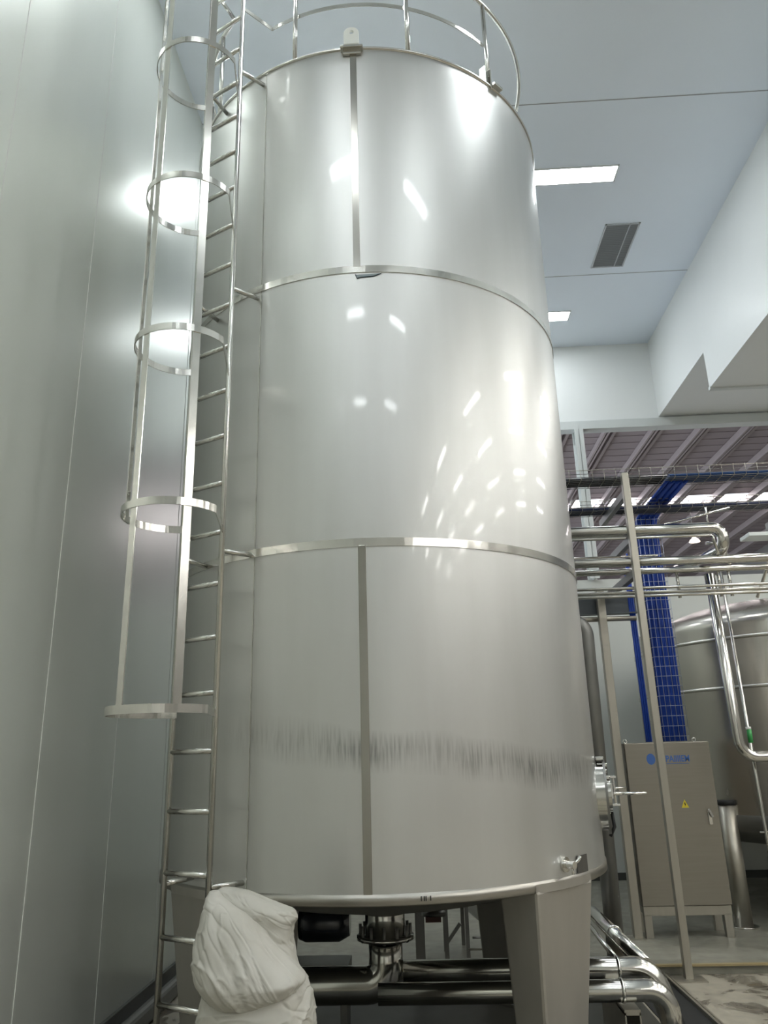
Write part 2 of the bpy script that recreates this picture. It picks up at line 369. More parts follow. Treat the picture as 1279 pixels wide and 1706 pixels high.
MB().lathe([(.02, 5.62), (.04, 5.6), (.06, 5.55), (.12, 5.50), (.15, 5.44), (.14, 5.44), (.12, 5.47), (.02, 5.53)], (7.75, 21.0), 24).build('shade', 'bay', hb)
MB().tube([(7.75, 21, 5.6), (7.75, 21, 6.72)], .015, 8).build('cord', 'darksteel', hb)

# ------------------------------------------------------------------ the tall storage tank
TX, TY, TR = -.3175, 6.0102, 1.54
ZB, Z2, Z1, ZT = -.705, 1.233, 3.158, 5.112
tank = thing('storage_tank', 'tall stainless steel vertical storage tank standing on four tapered legs', 'tank', (TX, TY, 0))
def on(az, r=TR, z=0): a = math.radians(az); return Vector((TX+r*math.cos(a), TY+r*math.sin(a), z))
def arc(r, z, a0, a1, n=72): return [on(a0+(a1-a0)*k/n, r, z) for k in range(n+1)]
sh = MB(); prof = [(TR, ZB)]
for k in range(1, 41): prof.append((TR, ZB+(ZT-.02-ZB)*k/40))
prof += [(TR-.005, ZT-.004), (TR-.02, ZT)]
sh.lathe(prof, (TX, TY), 192)
sh.build('shell', 'tank', tank)
MB().lathe([(TR-.02, ZT), (TR-.1, ZT+.0), (1.0, ZT+.12), (.5, ZT+.22), (.01, ZT+.26)], (TX, TY), 96).build('roof', 'brushed', tank)
MB().lathe([(TR-.03, ZT-.022), (TR+.009, ZT-.018), (TR+.014, ZT-.004), (TR+.006, ZT+.008), (TR-.03, ZT+.008)], (TX, TY), 192).build('top_rim', 'brushed', tank)
for z in (Z1, Z2):
    MB().lathe([(TR-.002, z-.026), (TR+.006, z-.026), (TR+.006, z+.026), (TR-.002, z+.026)], (TX, TY), 192).flat().build('hoop_band', 'strap', tank)
for (za, zb_) in ((Z1+.02, ZT-.02), (ZB, Z2-.02)):
    s_ = MB(); a = math.radians(-90.2)
    n_ = Vector((math.cos(a), math.sin(a), 0)); t_ = Vector((-n_.y, n_.x, 0))
    s_.obox(on(-90.2, TR+.002, (za+zb_)/2), t_, n_, (0, 0, 1), .024, .005, (zb_-za)/2)
    s_.build('cover_strip', M['strip'], tank, bevel=.001)
sm = MB(); sm.lathe([(TR+.0025, ZB), (TR+.0025, ZT-.02)], (TX, TY), 4, math.radians(-116.75), math.radians(-116.55)); sm.build('weld_seam', 'brushed', tank)
# bottom lip and cone
MB().lathe([(TR-.01, ZB+.01), (TR+.008, ZB+.008), (TR+.010, ZB-.045), (TR-.01, ZB-.055), (TR-.06, ZB-.05)], (TX, TY), 192).build('bottom_lip', mat('dull_lip_steel', (.40, .385, .35), .34, 1.), tank)
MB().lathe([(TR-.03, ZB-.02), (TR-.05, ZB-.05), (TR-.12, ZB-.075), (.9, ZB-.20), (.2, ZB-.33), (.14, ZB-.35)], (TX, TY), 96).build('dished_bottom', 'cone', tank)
# legs: tapered boxes on stub plates
for az in (-43.5, -133.5, 46.5, 136.5):
    a = math.radians(az); n_ = Vector((math.cos(a), math.sin(a), 0)); t_ = Vector((-n_.y, n_.x, 0))
    lg = MB(); vs_ = []
    for (z, ro, ri, hw) in ((ZB-.035, TR-.005, TR-.30, .285), (ZF+.02, TR-.10, TR-.30, .175)):
        for (r, t) in ((ro, hw), (ro, -hw), (ri, -hw*.9), (ri, hw*.9)): vs_.append(Vector((TX, TY, z))+n_*r+t_*t)
    lg.add(vs_, [(0,1,2,3),(7,6,5,4),(0,4,5,1),(1,5,6,2),(2,6,7,3),(3,7,4,0)])
    L_ = lg.build('leg', 'leg', tank, bevel=.02)
    MB().obox(on(az, TR-.2, ZF+.012), n_, t_, (0,0,1), .16, .24, .012).build('foot_plate', 'leg', L_)
    MB().add([on(az+d, TR+.012, z) for z in (ZB-.05, ZB-.005) for d in (-10.5, -5, 0, 5, 10.5)], [(k, k+1, k+6, k+5) for k in range(4)], True).build('collar_plate', 'leg', L_)
# lifting lug at the front of the rim
lug = MB(); pts = []
az = -90.5; n_ = Vector((math.cos(math.radians(az)), math.sin(math.radians(az)), 0)); t_ = Vector((-n_.y, n_.x, 0)); c0 = on(az, TR+.035, 0)
out = [(-.045, ZT-.005), (.045, ZT-.005)] + [(.045*math.cos(a), ZT+.075+.045*math.sin(a)) for a in [PI*k/12 for k in range(13)]]
hole = [(.018*math.cos(2*PI*k/15), ZT+.11+.018*math.sin(2*PI*k/15)) for k in range(15)]
# plate with a real hole: bridge outer outline and hole ring
def ring_plate(outer, inner, c0, t_, n_, th):
    N_ = len(outer); v = []
    def near_i(p): return min(range(len(inner)), key=lambda i: (inner[i][0]-p[0])**2+(inner[i][1]-p[1])**2)
    # resample inner to match outer by angle about the hole centre
    cz = sum(p[1] for p in inner)/len(inner); r = math.hypot(inner[0][0], inner[0][1]-cz)
    inn = [(r*math.cos(math.atan2(p[1]-cz, p[0])), cz+r*math.sin(math.atan2(p[1]-cz, p[0]))) for p in outer]
    for sgn in (-1, 1):
        for p in outer: v.append(c0+t_*p[0]+Vector((0,0,p[1]))+n_*th/2*sgn)
        for p in inn: v.append(c0+t_*p[0]+Vector((0,0,p[1]))+n_*th/2*sgn)
    fs = []
    for k in range(N_):
        j = (k+1) % N_
        fs += [(k, j, N_+j, N_+k), (2*N_+k, 3*N_+k, 3*N_+j, 2*N_+j), (k, 2*N_+k, 2*N_+j, j), (N_+k, N_+j, 3*N_+j, 3*N_+k)]
    return v, fs
extra = []
o2 = [(-.058, ZT-.005), (-.02, ZT-.005), (.02, ZT-.005), (.058, ZT-.005), (.058, ZT+.03), (.058, ZT+.07)] + [(.058*math.cos(a), ZT+.10+.058*math.sin(a)) for a in [PI*k/12 for k in range(13)]] + [(-.058, ZT+.07), (-.058, ZT+.03)]
v, fs = ring_plate(o2, hole, c0, t_, n_, .022); lug.add(v, fs)
lug.build('lifting_lug', mat('pale_lug_paint', (.93, .95, .90), .4), tank, bevel=.003, label='pale rounded lifting lug with a hole')
sd = MB(); sd.obox(on(az, TR+.02, ZT-.028), t_, n_, (0,0,1), .085, .032, .010).obox(on(az, TR+.012, ZT-.055), t_, n_, (0,0,1), .07, .012, .02)
sd.build('lug_saddle', 'brushed', tank, bevel=.004)
# film remnant under the upper band, small smudges
fl = MB(); zz = [(0, -.055), (.012, -.085), (.03, -.078), (.08, -.074), (.12, -.072), (.15, -.06), (.175, -.048)]; top = [(0, -.053), (.012, -.056), (.03, -.055), (.08, -.053), (.12, -.052), (.15, -.049), (.175, -.046)]
def onp(s, dz, r=TR+.003): return on(-90.6+math.degrees(s/TR), r, Z1+dz+.012)
fl.add([onp(s, z) for s, z in zz]+[onp(s, z) for s, z in top], [(k, k+1, 8+k, 7+k) for k in range(6)]); fl.build('film_scrap', 'tape', tank, label='grey blue scrap of protective film')
fe = MB(); fe.tube([onp(s, z, TR+.004) for s, z in [(0, -.053)]+zz], .0028, 6); fe.build('film_edge', 'taperim', tank)
sg = MB()
for k, s in enumerate((.28, .296, .305, .33)): sg.obox(on(-90.2+math.degrees(s/TR), TR+.0105, ZB-.018), Vector((1,.1,0)).normalized(), (0,-1,0), (0,0,1), .003, .0015, .012)
sg.build('stamped_mark', 'black', tank)
# manway on the right flank: neck, door, hinge, clamp bars, lever
maz = -11.0; n_ = Vector((math.cos(math.radians(maz)), math.sin(math.radians(maz)), 0)); t_ = Vector((-n_.y, n_.x, 0)); mc = on(maz, TR, -.30)
def disc(c, n_, r, d0, d1, seg=40, rin=0):
    t_ = Vector((-n_.y, n_.x, 0)); m = MB(); v = []
    for d in (d0, d1):
        for k in range(seg):
            a = 2*PI*k/seg; v.append(c+n_*d+t_*math.cos(a)*r+Vector((0,0,math.sin(a)*r)))
    m.add(v, [(k, (k+1) % seg, seg+(k+1) % seg, seg+k) for k in range(seg)], True)
    m.add(v[seg:], [tuple(range(seg))]); m.add(v[:seg], [tuple(reversed(range(seg)))]); return m
mw = disc(mc, n_, .225, -.10, .045).build('manway', 'pipe', tank)
disc(mc, n_, .245, .045, .06).build('manway_door', 'darksteel', mw)
disc(mc, n_, .12, .06, .085).build('door_boss', 'pipe', mw)
hg = MB(); top_ = mc+Vector((0,0,.20))
for k in range(4): hg.obox(mc+n_*(.03+.012*(k % 2))+Vector((0,0,.245-.042*k)), t_, n_, (0,0,1), .10-.01*k, .028+.006*k, .013)
hg.build('hinge_block', 'chrome', mw, bevel=.006)
cl = MB(); cl.tube([mc+n_*.11+Vector((0,0,.13)), mc+n_*.11+Vector((0,0,-.07))], .0085, 10)
cl.obox(mc+n_*.09+Vector((0,0,.12)), t_, n_, (0,0,1), .012, .04, .008).obox(mc+n_*.09+Vector((0,0,-.06)), t_, n_, (0,0,1), .012, .05, .008).obox(mc+n_*.07+Vector((0,0,.03)), t_, n_, (0,0,1), .035, .03, .05)
cl.build('clamp', 'chrome', mw, bevel=.002)
cl2 = MB(); cl2.tube([mc+n_*.10+Vector((0,0,.01)), mc+n_*.32+Vector((0,0,.012))], [.012, .007], 10).tube([mc+n_*.10+Vector((0,0,.045)), mc+n_*.19+t_*.05+Vector((0,0,.05))], .007, 8)
cl2.build('lever', 'chrome', mw)
MB().tube([mc+n_*.075+Vector((0,0,-.09)), mc+n_*.085+Vector((0,0,-.20)), mc+n_*.05+Vector((0,0,-.26))], .012, 10).build('seal_ring', 'black', mw)
# sample cock and rating plate low on the right
va = -43.7; n_ = Vector((math.cos(math.radians(va)), math.sin(math.radians(va)), 0)); t_ = Vector((-n_.y, n_.x, 0)); vc = on(va, TR, -.632)
vv = disc(vc, n_, .042, 0, .012).build('sample_cock', 'pipe', tank)
kb = disc(vc, n_, .022, .012, .07); kb.build('cock_body', 'chrome', vv)
MB().tube([vc+n_*.055+t_*.0, vc+n_*.06+t_*.055+Vector((0,0,.02)), vc+n_*.075+t_*.06+Vector((0,0,.045))], .009, 10).tube([vc+n_*.05, vc+n_*.055+Vector((0,0,-.05))], .008, 8).build('cock_handle', 'chrome', vv)
pa = -36.3
MB().add([on(pa+d, TR+.006, z) for z in (-.735, -.60) for d in (-2.6, 0, 2.6)], [(0,1,4,3),(1,2,5,4)]).build('rating_plate', 'nameplate', tank, label='dark brown rectangular plate')
# outlet flange and short stub at the centre of the bottom
fo = MB(); fo.lathe([(.14, ZB-.34), (.14, -1.19), (.20, -1.19), (.20, -1.215), (.14, -1.215)], (TX, TY), 40)
fo.build('outlet_nozzle', 'pipe', tank)
bt = MB()
for k in range(12):
    bt = MB(); a = 2*PI*k/12; bt.tube([(TX+.175*math.cos(a), TY+.175*math.sin(a), -1.12), (TX+.175*math.cos(a), TY+.175*math.sin(a), -1.225)], .011, 8)
    bt.build('flange_bolt', 'darksteel', tank)

# ------------------------------------------------------------------ guard rail on the tank roof
gr = thing('roof_guard_rail', 'stainless guard rail with two rings around the top of the tank', 'railing', (TX, TY, ZT))
MB().band(arc(1.465, 5.64, -117.4, -44.5, 60), .035, .006).build('middle_ring', 'strap', gr)
MB().tube(arc(1.49, 6.07, -117.4, 225, 140), .019, 12).build('top_ring', 'tube', gr)
for az in (-108.3, -74, -44.3, 6, 36, 66, 96, 126, 156, 186, 217):
    q = on(az, 1.49); MB().tube([(q.x, q.y, ZT-.01), (q.x, q.y, 6.07)], .018, 12).build('post', 'tube', gr)
q = on(-73.2, 1.465); MB().tube([(q.x, q.y, ZT-.01), (q.x, q.y, 5.62)], .010, 10).build('post_stay', 'tube', gr)
p = on(-44.5, 1.5)
bx = MB()
n_ = (p-Vector((TX, TY, 0))); n_.z = 0; n_.normalize(); t_ = Vector((-n_.y, n_.x, 0))
bx.obox(on(-44.5, TR+.01, ZT+.0), t_, n_, (0,0,1), .05, .04, .012).obox(on(-46.5, TR-.01, ZT+.06), t_, n_, (0,0,1), .006, .03, .10).obox(on(-47.8, TR-.03, ZT+.07), t_, n_, (0,0,1), .006, .03, .12)
bx.build('post_bracket', 'pipe', gr, bevel=.003)
# braces out to the ladder top
LS = 1.0795      # ladder distance and size
R_, Lr = Vector((-1.099, 4.18, 0))*LS, Vector((-1.374, 4.327, 0))*LS
MB().band([on(-117.4, 1.465, 5.64), Vector((R_.x, R_.y, 5.64))], .035, .006).build('ladder_brace', 'strap', gr)
MB().tube([on(-117.4, 1.49, 6.07), Vector((R_.x, R_.y, 6.07))], .017, 10).build('ladder_brace', 'tube', gr)
MB().tube([on(225, 1.49, 6.07), Vector((Lr.x, Lr.y, 6.07))], .017, 10).build('ladder_brace', 'tube', gr)

# ------------------------------------------------------------------ caged ladder
ld = thing('caged_ladder', 'stainless steel caged ladder standing off the left side of the tall tank', 'ladder', (-1.334, 4.592, ZF))
for q in (R_, Lr): MB().tube([(q.x, q.y, ZF), (q.x, q.y, 6.6)], .0178, 16).build('rail', 'tube', ld)
z = (4.849+.9)*LS
while z > ZF+.15:
    MB().tube([(R_.x, R_.y, z), (Lr.x, Lr.y, z)], .0165, 12).build('rung', 'tube', ld); z -= .3*LS
HC = Vector((-1.291, 3.882, 0))*LS; HR = .268*LS
nrm = math.radians(242.4)
for hz in (.258, 1.359, 2.438, 3.526, 4.633, 5.73):
    pts = [Vector((R_.x, R_.y, hz))]
    for k in range(0, 61):
        a = nrm+math.radians(98-248*k/60); pts.append(Vector((HC.x+HR*math.cos(a), HC.y+HR*math.sin(a), hz)))
    pts.append(Vector((Lr.x, Lr.y, hz)))
    MB().band(pts, .045, .006).build('cage_hoop', 'strap', ld)
for (adeg, zb_) in ((303, .236), (240, .236), (177, 1.336)):
    a = math.radians(adeg); n_ = Vector((math.cos(a), math.sin(a), 0)); t_ = Vector((-n_.y, n_.x, 0))
    c_ = HC+n_*(HR-.006); MB().obox(Vector((c_.x, c_.y, (zb_+6.55)/2)), t_, n_, (0,0,1), .0225, .003, (6.55-zb_)/2).build('cage_strap', 'strap', ld)
rad = Vector((-.464, -.886, 0))
for hz in (5.0, 3.087, 1.226, -.652):
    for q in (R_, Lr):
        e_ = on(-117.7 if q is R_ else -134, TR-.005); MB().tube([(q.x, q.y, hz), (e_.x, e_.y, hz)], .016, 12).build('standoff', 'tube', ld)

# ------------------------------------------------------------------ pipes below the tank
def pipe(name, label, pts, r, br, m='pipe', seg=24, cat='pipe', rings=(), group=None):
    P = bend(pts, br) if len(pts) > 2 else pts
    t = thing(name, label, cat, pts[0], group)
    MB().tube(P, r, seg).build('tube', m, t)
    for (c, d) in rings:
        c, d = Vector(c), Vector(d).normalized(); MB().tube([c-d*.012, c-d*.006, c+d*.006, c+d*.012], [r*1.02, r*1.13, r*1.13, r*1.02], seg).build('clamp_ring', 'chrome', t)
    return t
pipe('outlet_pipe', 'large elbow pipe dropping from the centre of the tall tank and turning left', [(TX, TY, -1.215), (TX, TY, -1.50), (-1.25, TY, -1.50), (-1.25, TY, ZF)], .118, .24, seg=32)
pipe('floor_pipe', 'thick horizontal pipe behind the tank leg, upper and farther of the two floor pipes', [(-.2, 6.05, -1.435), (1.50, 6.05, -1.435), (1.62, 5.98, -1.86)], .076, .16, rings=[((1.27, 6.05, -1.435), (1, 0, 0))])
pipe('floor_pipe', 'thick horizontal pipe below and nearer than the other floor pipe, turning down by the trench', [(-.35, 5.6, -1.45), (1.475, 5.6, -1.45), (1.475, 5.6, -1.86)], .064, .13, rings=[((1.19, 5.6, -1.45), (1, 0, 0))])
pipe('branch_pipe', 'steel pipe running back from the floor pipes, bent left at its far end', [(.8, 8.0, -1.40), (1.47, 7.95, -1.40), (1.48, 6.1, -1.435)], .055, .18, rings=[((1.475, 7.0, -1.41), (0, 1, 0))])
pipe('thin_pipe', 'thin steel pipe beside the branch pipe behind the tank leg', [(.9, 7.75, -1.45), (1.38, 7.6, -1.45), (1.33, 6.2, -1.45)], .02, .12)
pipe('riser_pipe', 'dark vertical pipe close behind the right side of the tall tank', [(1.05, 7.7, 1.22), (1.645, 7.7, 1.22), (1.62, 7.7, ZP)], .08, .14, m='darksteel')
ch = thing('pipe_support', 'small steel channel bracket standing under the floor pipes', 'bracket', (1.22, 5.7, ZF))
MB().box(1.17, 5.5, ZF, 1.18, 6.2, -1.545).box(1.26, 5.5, ZF, 1.27, 6.2, -1.545).box(1.17, 5.5, -1.56, 1.27, 6.2, -1.53).build('channel', 'post', ch)
# pump motor
mt = thing('pump_motor', 'dark blue black pump motor under the tall tank, behind the white sack', 'pump', (-.85, 6.0, -1.2))
MB().tube([(-.98, 6.4, -1.18), (-.93, 6.4, -1.18), (-.68, 6.4, -1.18), (-.60, 6.4, -1.18)], [.11, .13, .13, .09], 28).build('motor_body', 'motor', mt)
MB().box(-1.32, 6.25, -1.42, -1.05, 6.52, -.98).build('gear_housing', 'motor', mt, bevel=.03)
MB().box(-1.40, 6.2, -1.52, -.6, 6.5, -1.42).build('base_frame', 'darksteel', mt)
for x in (-1.36, -.66): MB().box(x, 6.22, ZF, x+.05, 6.45, -1.52).build('support_foot', 'darksteel', mt)
# hopper stand behind the tank
hs = thing('hopper_stand', 'small pale conical hopper on a welded stand, seen under the tank behind its leg', 'hopper', (.50, 8.2, ZP))
MB().lathe([(.30, -1.12), (.30, -1.32), (.12, -1.47), (.06, -1.52), (.05, -1.56)], (.52, 8.2), 32).build('hopper', 'white', hs)
for (x, y) in ((.32, 7.95), (.68, 7.95), (.30, 8.45), (.70, 8.45)): MB().box(x, y, ZP, x+.035, y+.035, -1.30).build('leg', 'darksteel', hs)
MB().bar((.70, 7.95, -1.62), (.60, 7.95, -1.44), .025, .025, (0, 1, 0)).build('brace', 'post', hs)
MB().tube([(.34, 7.95, -1.71), (.69, 7.95, -1.71)], .010, 8).build('brace', 'post', hs)
MB().tube([(.38, 7.93, -1.61), (.47, 7.93, -1.61)], .010, 8).build('drain_cock', 'darksteel', hs)
wt = thing('work_stand', 'dark welded steel stand with a diagonal brace, seen under the tank beside the hopper', 'stand', (.1, 7.9, ZP))
for (x, y, w__) in ((-.14, 7.8, .085), (.12, 7.8, .04), (.12, 8.2, .04)): MB().box(x, y, ZP, x+w__, y+.04, -1.25).build('leg', 'darksteel', wt)
MB().bar((.14, 7.82, -1.63), (.27, 7.82, -1.47), .03, .03, (0, 1, 0)).build('brace', 'darksteel', wt)
MB().box(-.16, 7.78, -1.25, .18, 8.25, -1.21).build('deck', 'darksteel', wt)
bk_ = thing('valve_body', 'dark cylindrical valve body hanging below the tank, right of its outlet flange', 'valve', (.03, 7.2, -.95))
MB().lathe([(.07, -.93), (.07, -1.26), (.10, -1.26), (.10, -1.29), (.04, -1.29)], (.03, 7.2), 24).build('body', 'darksteel', bk_)
MB().box(-.04, 7.1, -1.325, .09, 7.12, -1.285).build('tag_plate', mat('red_brown_tag', (.12, .05, .04), .5), bk_)

# ------------------------------------------------------------------ rack of posts, arms, trays and process pipes
p1 = thing('rack_post', 'tall square steel post standing on the wet floor in front of the cabinet', 'post', (2.15, 7.46, ZF))
MB().box(2.118, 7.43, ZF+.008, 2.186, 7.498, 2.68).build('post_tube', 'post', p1, bevel=.006)
MB().box(2.03, 7.36, ZF, 2.28, 7.56, ZF+.01).build('base_plate', 'post', p1)
for z in (2.475, 1.998, 1.65):
    MB().box(2.125, 7.495, z-.04, 2.18, 8.60, z+.04).build('cross_arm', 'darksteel', p1, bevel=.004)
p2 = thing('rack_post', 'square steel post on the plinth left of the cabinet, farther than the front post', 'post', (2.05, 8.6, ZP))
MB().box(2.0, 8.57, ZP+.008, 2.085, 8.655, 1.72).build('post_tube', 'post', p2, bevel=.006)
MB().box(1.94, 8.52, ZP, 2.10, 8.7, ZP+.01).build('base_plate', 'post', p2)
cb = MB(); cb.box(1.2, 8.72, 1.46, 2.46, 8.735, 1.70).box(1.2, 8.68, 1.455, 2.46, 8.78, 1.47).box(1.2, 8.68, 1.69, 2.46, 8.78, 1.70)
tag(cb.build('channel_beam', mat('blue_grey_channel', (.12, .135, .15), .4, .5)), 'blue grey channel beam lying level behind the rear rack post', 'beam')
tag(MB().tube([(1.2, 8.70, 1.40), (2.44, 8.70, 1.40)], .028, 14).build('support_rail', 'post'), 'short level steel rail just under the blue grey channel beam', 'rail')
def hpipe(label, x1, y, z, r, x0=.9, m='pipe'):
    return tag(MB().tube([(x0, y, z), (x1, y, z)], r, 18).build('process_pipe', m), label, 'pipe', None)
pipe('process_pipe', 'thick level process pipe below the cable trays that elbows down at its right end', [(.9, 7.75, 2.15), (3.15, 7.75, 2.15), (3.15, 7.75, 1.93), (2.95, 8.6, 1.93)], .060, .17)
tag(MB().tube(bend([(.9, 7.68, 2.055), (3.02, 7.68, 2.055), (3.05, 7.68, 1.85)], .03), .014, 10).build('process_pipe', 'pipe'), 'thin pipe running just under the thick elbowed process pipe', 'pipe')
hpipe('level process pipe below the elbowed pipe, upper of the middle pair', 5.2, 7.72, 1.812, .045)
hpipe('level process pipe below the middle pair\'s upper pipe, set slightly farther back', 5.2, 8.1, 1.80, .034)
hpipe('upper thin pipe of the lowest bundle of level pipes', 5.2, 7.74, 1.548, .016)
hpipe('middle thin pipe of the lowest bundle of level pipes', 5.2, 7.80, 1.512, .018)
hpipe('lowest thin pipe of the bottom bundle crossing the rack', 5.2, 7.72, 1.462, .015)
hpipe('thin level pipe between the elbowed pipe and the middle pair, left of the blue cables', 2.55, 8.0, 1.94, .012)
MBt = MB
def tray(label, x0, x1, y, z, w_, dark=True):
    t = thing('cable_tray', label, 'cable tray', (x0, y, z))
    b_ = MB()
    for k in range(6): b_.tube([(x0, y-w_/2+w_*k/5, z), (x1, y-w_/2+w_*k/5, z)], .0035, 6)
    for zz_ in (.035, .07): b_.tube([(x0, y-w_/2, z+zz_), (x1, y-w_/2, z+zz_)], .0035, 6).tube([(x0, y+w_/2, z+zz_), (x1, y+w_/2, z+zz_)], .0035, 6)
    b_.build('wire_bottom', 'tray', t)
    m = MB(); k = x0
    for yy in (y-w_/2, y+w_/2): m.tube([(x0, yy, z+.11), (x1, yy, z+.11)], .0035, 6)
    while k < x1:
        m.tube([(k, y-w_/2, z), (k, y-w_/2, z+.12)], .003, 5); m.tube([(k, y+w_/2, z), (k, y+w_/2, z+.12)], .003, 5); m.tube([(k, y-w_/2, z), (k, y+w_/2, z)], .003, 5); k += .12
    m.build('wire_side', 'post', t)
    return t
t1 = tray('upper front cable tray crossing level above all the pipes', .9, 5.2, 7.7, 2.66, .26)
t2 = tray('lower rear cable tray crossing level below the far skylights', .9, 5.2, 8.3, 2.52, .22)
def cables(name, paths, r, label, m='bluecable', group=None):
    o = MB()
    for p in paths: o.tube(p, r, 8)
    return tag(o.build(name, m), label, 'cables', kind='stuff')
ps = []
for k in range(9):
    ps.append([(2.65, 7.60+.024*k, 2.685+.01*(k % 2)), (5.2, 7.60+.024*k, 2.685+.01*((k+1) % 2))])
cables('cable_bundle', ps, .016, 'blue cables lying along the upper front cable tray on the right', m=mat('dull_blue_cable', (.02, .07, .22), .5))
cables('cable_bundle', [[(.9, 7.59+.026*k, 2.68), (2.62, 7.59+.026*k, 2.68)] for k in range(9)], .0155, 'dark cables lying along the left end of the upper front cable tray', m='motor')
cables('cable_bundle', [[(.9, 8.205+.027*k, 2.54), (5.2, 8.205+.027*k, 2.54)] for k in range(8)], .0155, 'dark navy cables lying along the lower rear cable tray', m=mat('navy_cable', (.02, .03, .09), .4))
# vertical wire tray with the blue cables dropping to the cabinet
rc = thing('vertical_cable_tray', 'vertical wire mesh cable tray dropping to the top of the cabinet', 'cable tray', (2.70, 8.75, .07))
x0, x1, y0 = 2.57, 2.83, 8.66
m = MB()
for x in [x0+(x1-x0)*k/5 for k in range(6)]: m.tube([(x, y0, .07), (x, y0, 2.56)], .003, 5)
z = .12
while z < 2.56: m.tube([(x0, y0, z), (x1, y0, z)], .003, 5); m.tube([(x0, y0, z), (x0, y0+.12, z)], .003, 5); m.tube([(x1, y0, z), (x1, y0+.12, z)], .003, 5); z += .105
m.build('wire_mesh', mat('galvanised_wire', (.45, .5, .6), .35, .8), rc)
MB().box(x0, y0+.135, .07, x1, y0+.14, 2.5).build('back_plate', mat('blue_shaded_plate', (.03, .05, .16), .5), rc)
ps = []
for k in range(11):
    x = x0+.02+k*(x1-x0-.04)/10; j = .012*math.sin(k*2.1)
    ps.append(bend([(x+.06, 7.72, 2.66+j), (x+.05, 8.55, 2.63+j), (x, 8.74+j, 2.55), (x+j*.5, 8.72+j, 1.3), (x, 8.74, .07)], .1, 5))
cables('cable_bundle', ps, .0155, 'wide drop of blue cables in the vertical wire tray above the cabinet')
ps = [[(2.385+.022*k, 8.72, 1.95+.1*k), (2.395+.022*k, 8.72, .07)] for k in range(3)]
cables('cable_bundle', ps, .012, 'narrow strand of dark blue cables left of the wide drop, behind the front post', m='bluecable')
# right hand riser pipes
pipe('riser_pipe', 'thick upright pipe in front of the second tank that elbows right at its foot', [(3.05, 8.0, 1.72), (3.08, 8.0, -.10), (5.0, 8.0, -.12)], .052, .16)
vp_ = pipe('sample_line', 'thin upright steel line with a green sleeve, right of the thick riser pipe', [(3.25, 8.2, 1.78), (3.28, 8.2, -.90), (3.28, 8.2, -.98)], .017, .05)
MB().tube([(3.275, 8.2, .16), (3.275, 8.2, .03)], .024, 12).build('sleeve', 'green', vp_, label='green sleeve')
MB().tube([(3.272, 8.2, .185), (3.272, 8.2, .16)], .026, 12).build('sleeve_collar', 'white', vp_)
MB().tube([(3.22, 8.2, -.80), (3.5, 8.2, -.80)], .008, 8).build('stay', 'chrome', vp_)
for i, (x, lab) in enumerate(((2.42, 'left'), (3.33, 'centre'), (3.4, 'right'))): pass
pipe('vent_pipe', 'small bent pipe behind the elbow of the thick process pipe', [(3.18, 8.3, 2.13), (3.36, 8.3, 2.13), (3.40, 8.3, 1.84)], .018, .05)
tag(MB().tube([(2.60, 7.95, 2.25), (3.35, 7.95, 2.42)], .012, 8).build('stay_rod', 'chrome'), 'thin bright rod slanting up from the thick process pipe to the lower tray', 'rod')
for (x, z0_, z1_, lab) in ((3.12, 2.22, 2.45, 'thin hanger rod above the elbow of the thick process pipe'),):
    tag(MB().tube([(x, 8.0, z0_), (x, 8.0, z1_)], .010, 8).build('hanger_rod', 'chrome'), lab, 'rod')
for (x, lab) in ((2.95, 'first of the upright stub pipes joining the lower pipe bundle, right of the blue cables'), (3.18, 'middle upright stub pipe behind the lower pipe bundle'), (3.29, 'rightmost upright stub pipe behind the lower pipe bundle')):
    tag(MB().tube([(x-.2 if x < 3 else x, 8.1, 1.50), (x-.2 if x < 3 else x, 8.1, 1.80)], .018, 10).build('stub_pipe', 'pipe'), lab, 'pipe')

# ------------------------------------------------------------------ control cabinet
cx0, cx1, cy0, cy1, cz0, cz1 = 2.105, 2.985, 8.55, 8.95, -1.495, .06
cbn = thing('control_cabinet', 'brushed stainless control cabinet on a low stand behind the front rack post', 'cabinet', (2.55, 8.75, ZP))
MB().box(cx0, cy0+.022, cz0, cx1, cy1, cz1).build('body', 'cabinet', cbn, bevel=.005)
dr = MB().box(cx0+.004, cy0, cz0+.006, cx1-.004, cy0+.02, cz1-.006).build('door', 'cabinet', cbn, bevel=.004)
hh = MB(); hh.box(2.868, cy0-.012, -.62, 2.905, cy0, -.78+.03).build('lock_plate', 'chrome', dr, bevel=.003)
MB().bar((2.87, cy0-.03, -.60), (2.905, cy0-.035, -.68), .022, .014, (1, 0, 0)).build('handle', 'chrome', dr, bevel=.003)
lgm = MB(); v = [(2.365+.045*math.cos(2*PI*k/28), cy0-.0012, -.105+.055*math.sin(2*PI*k/28)) for k in range(28)]
v = [(x+.0, y, z) for x, y, z in v]; lgm.add(v, [tuple(range(28))])
lgm.build('round_emblem', 'blueprint', dr)
def text(s, x, y, z, size, m, parent, name, sx=1.):
    cu = bpy.data.curves.new(name, 'FONT'); cu.body = s; cu.size = size; cu.extrude = .0006; cu.align_x = 'LEFT'; cu.offset = .0022
    ob = bpy.data.objects.new(name, cu); C.objects.link(ob)
    dg = bpy.context.evaluated_depsgraph_get(); me = bpy.data.meshes.new_from_object(ob.evaluated_get(dg)); C.objects.unlink(ob); bpy.data.objects.remove(ob)
    own = ORG.get(parent.name, Vector((0, 0, 0)))
    for vt in me.vertices: c_ = vt.co.copy(); vt.co = Vector((x+c_.x*sx, y-c_.z, z+c_.y))-own
    me.materials.clear(); me.materials.append(M[m]); o = bpy.data.objects.new(name, me); C.objects.link(o); o.parent = parent; ORG[o.name] = own; return o
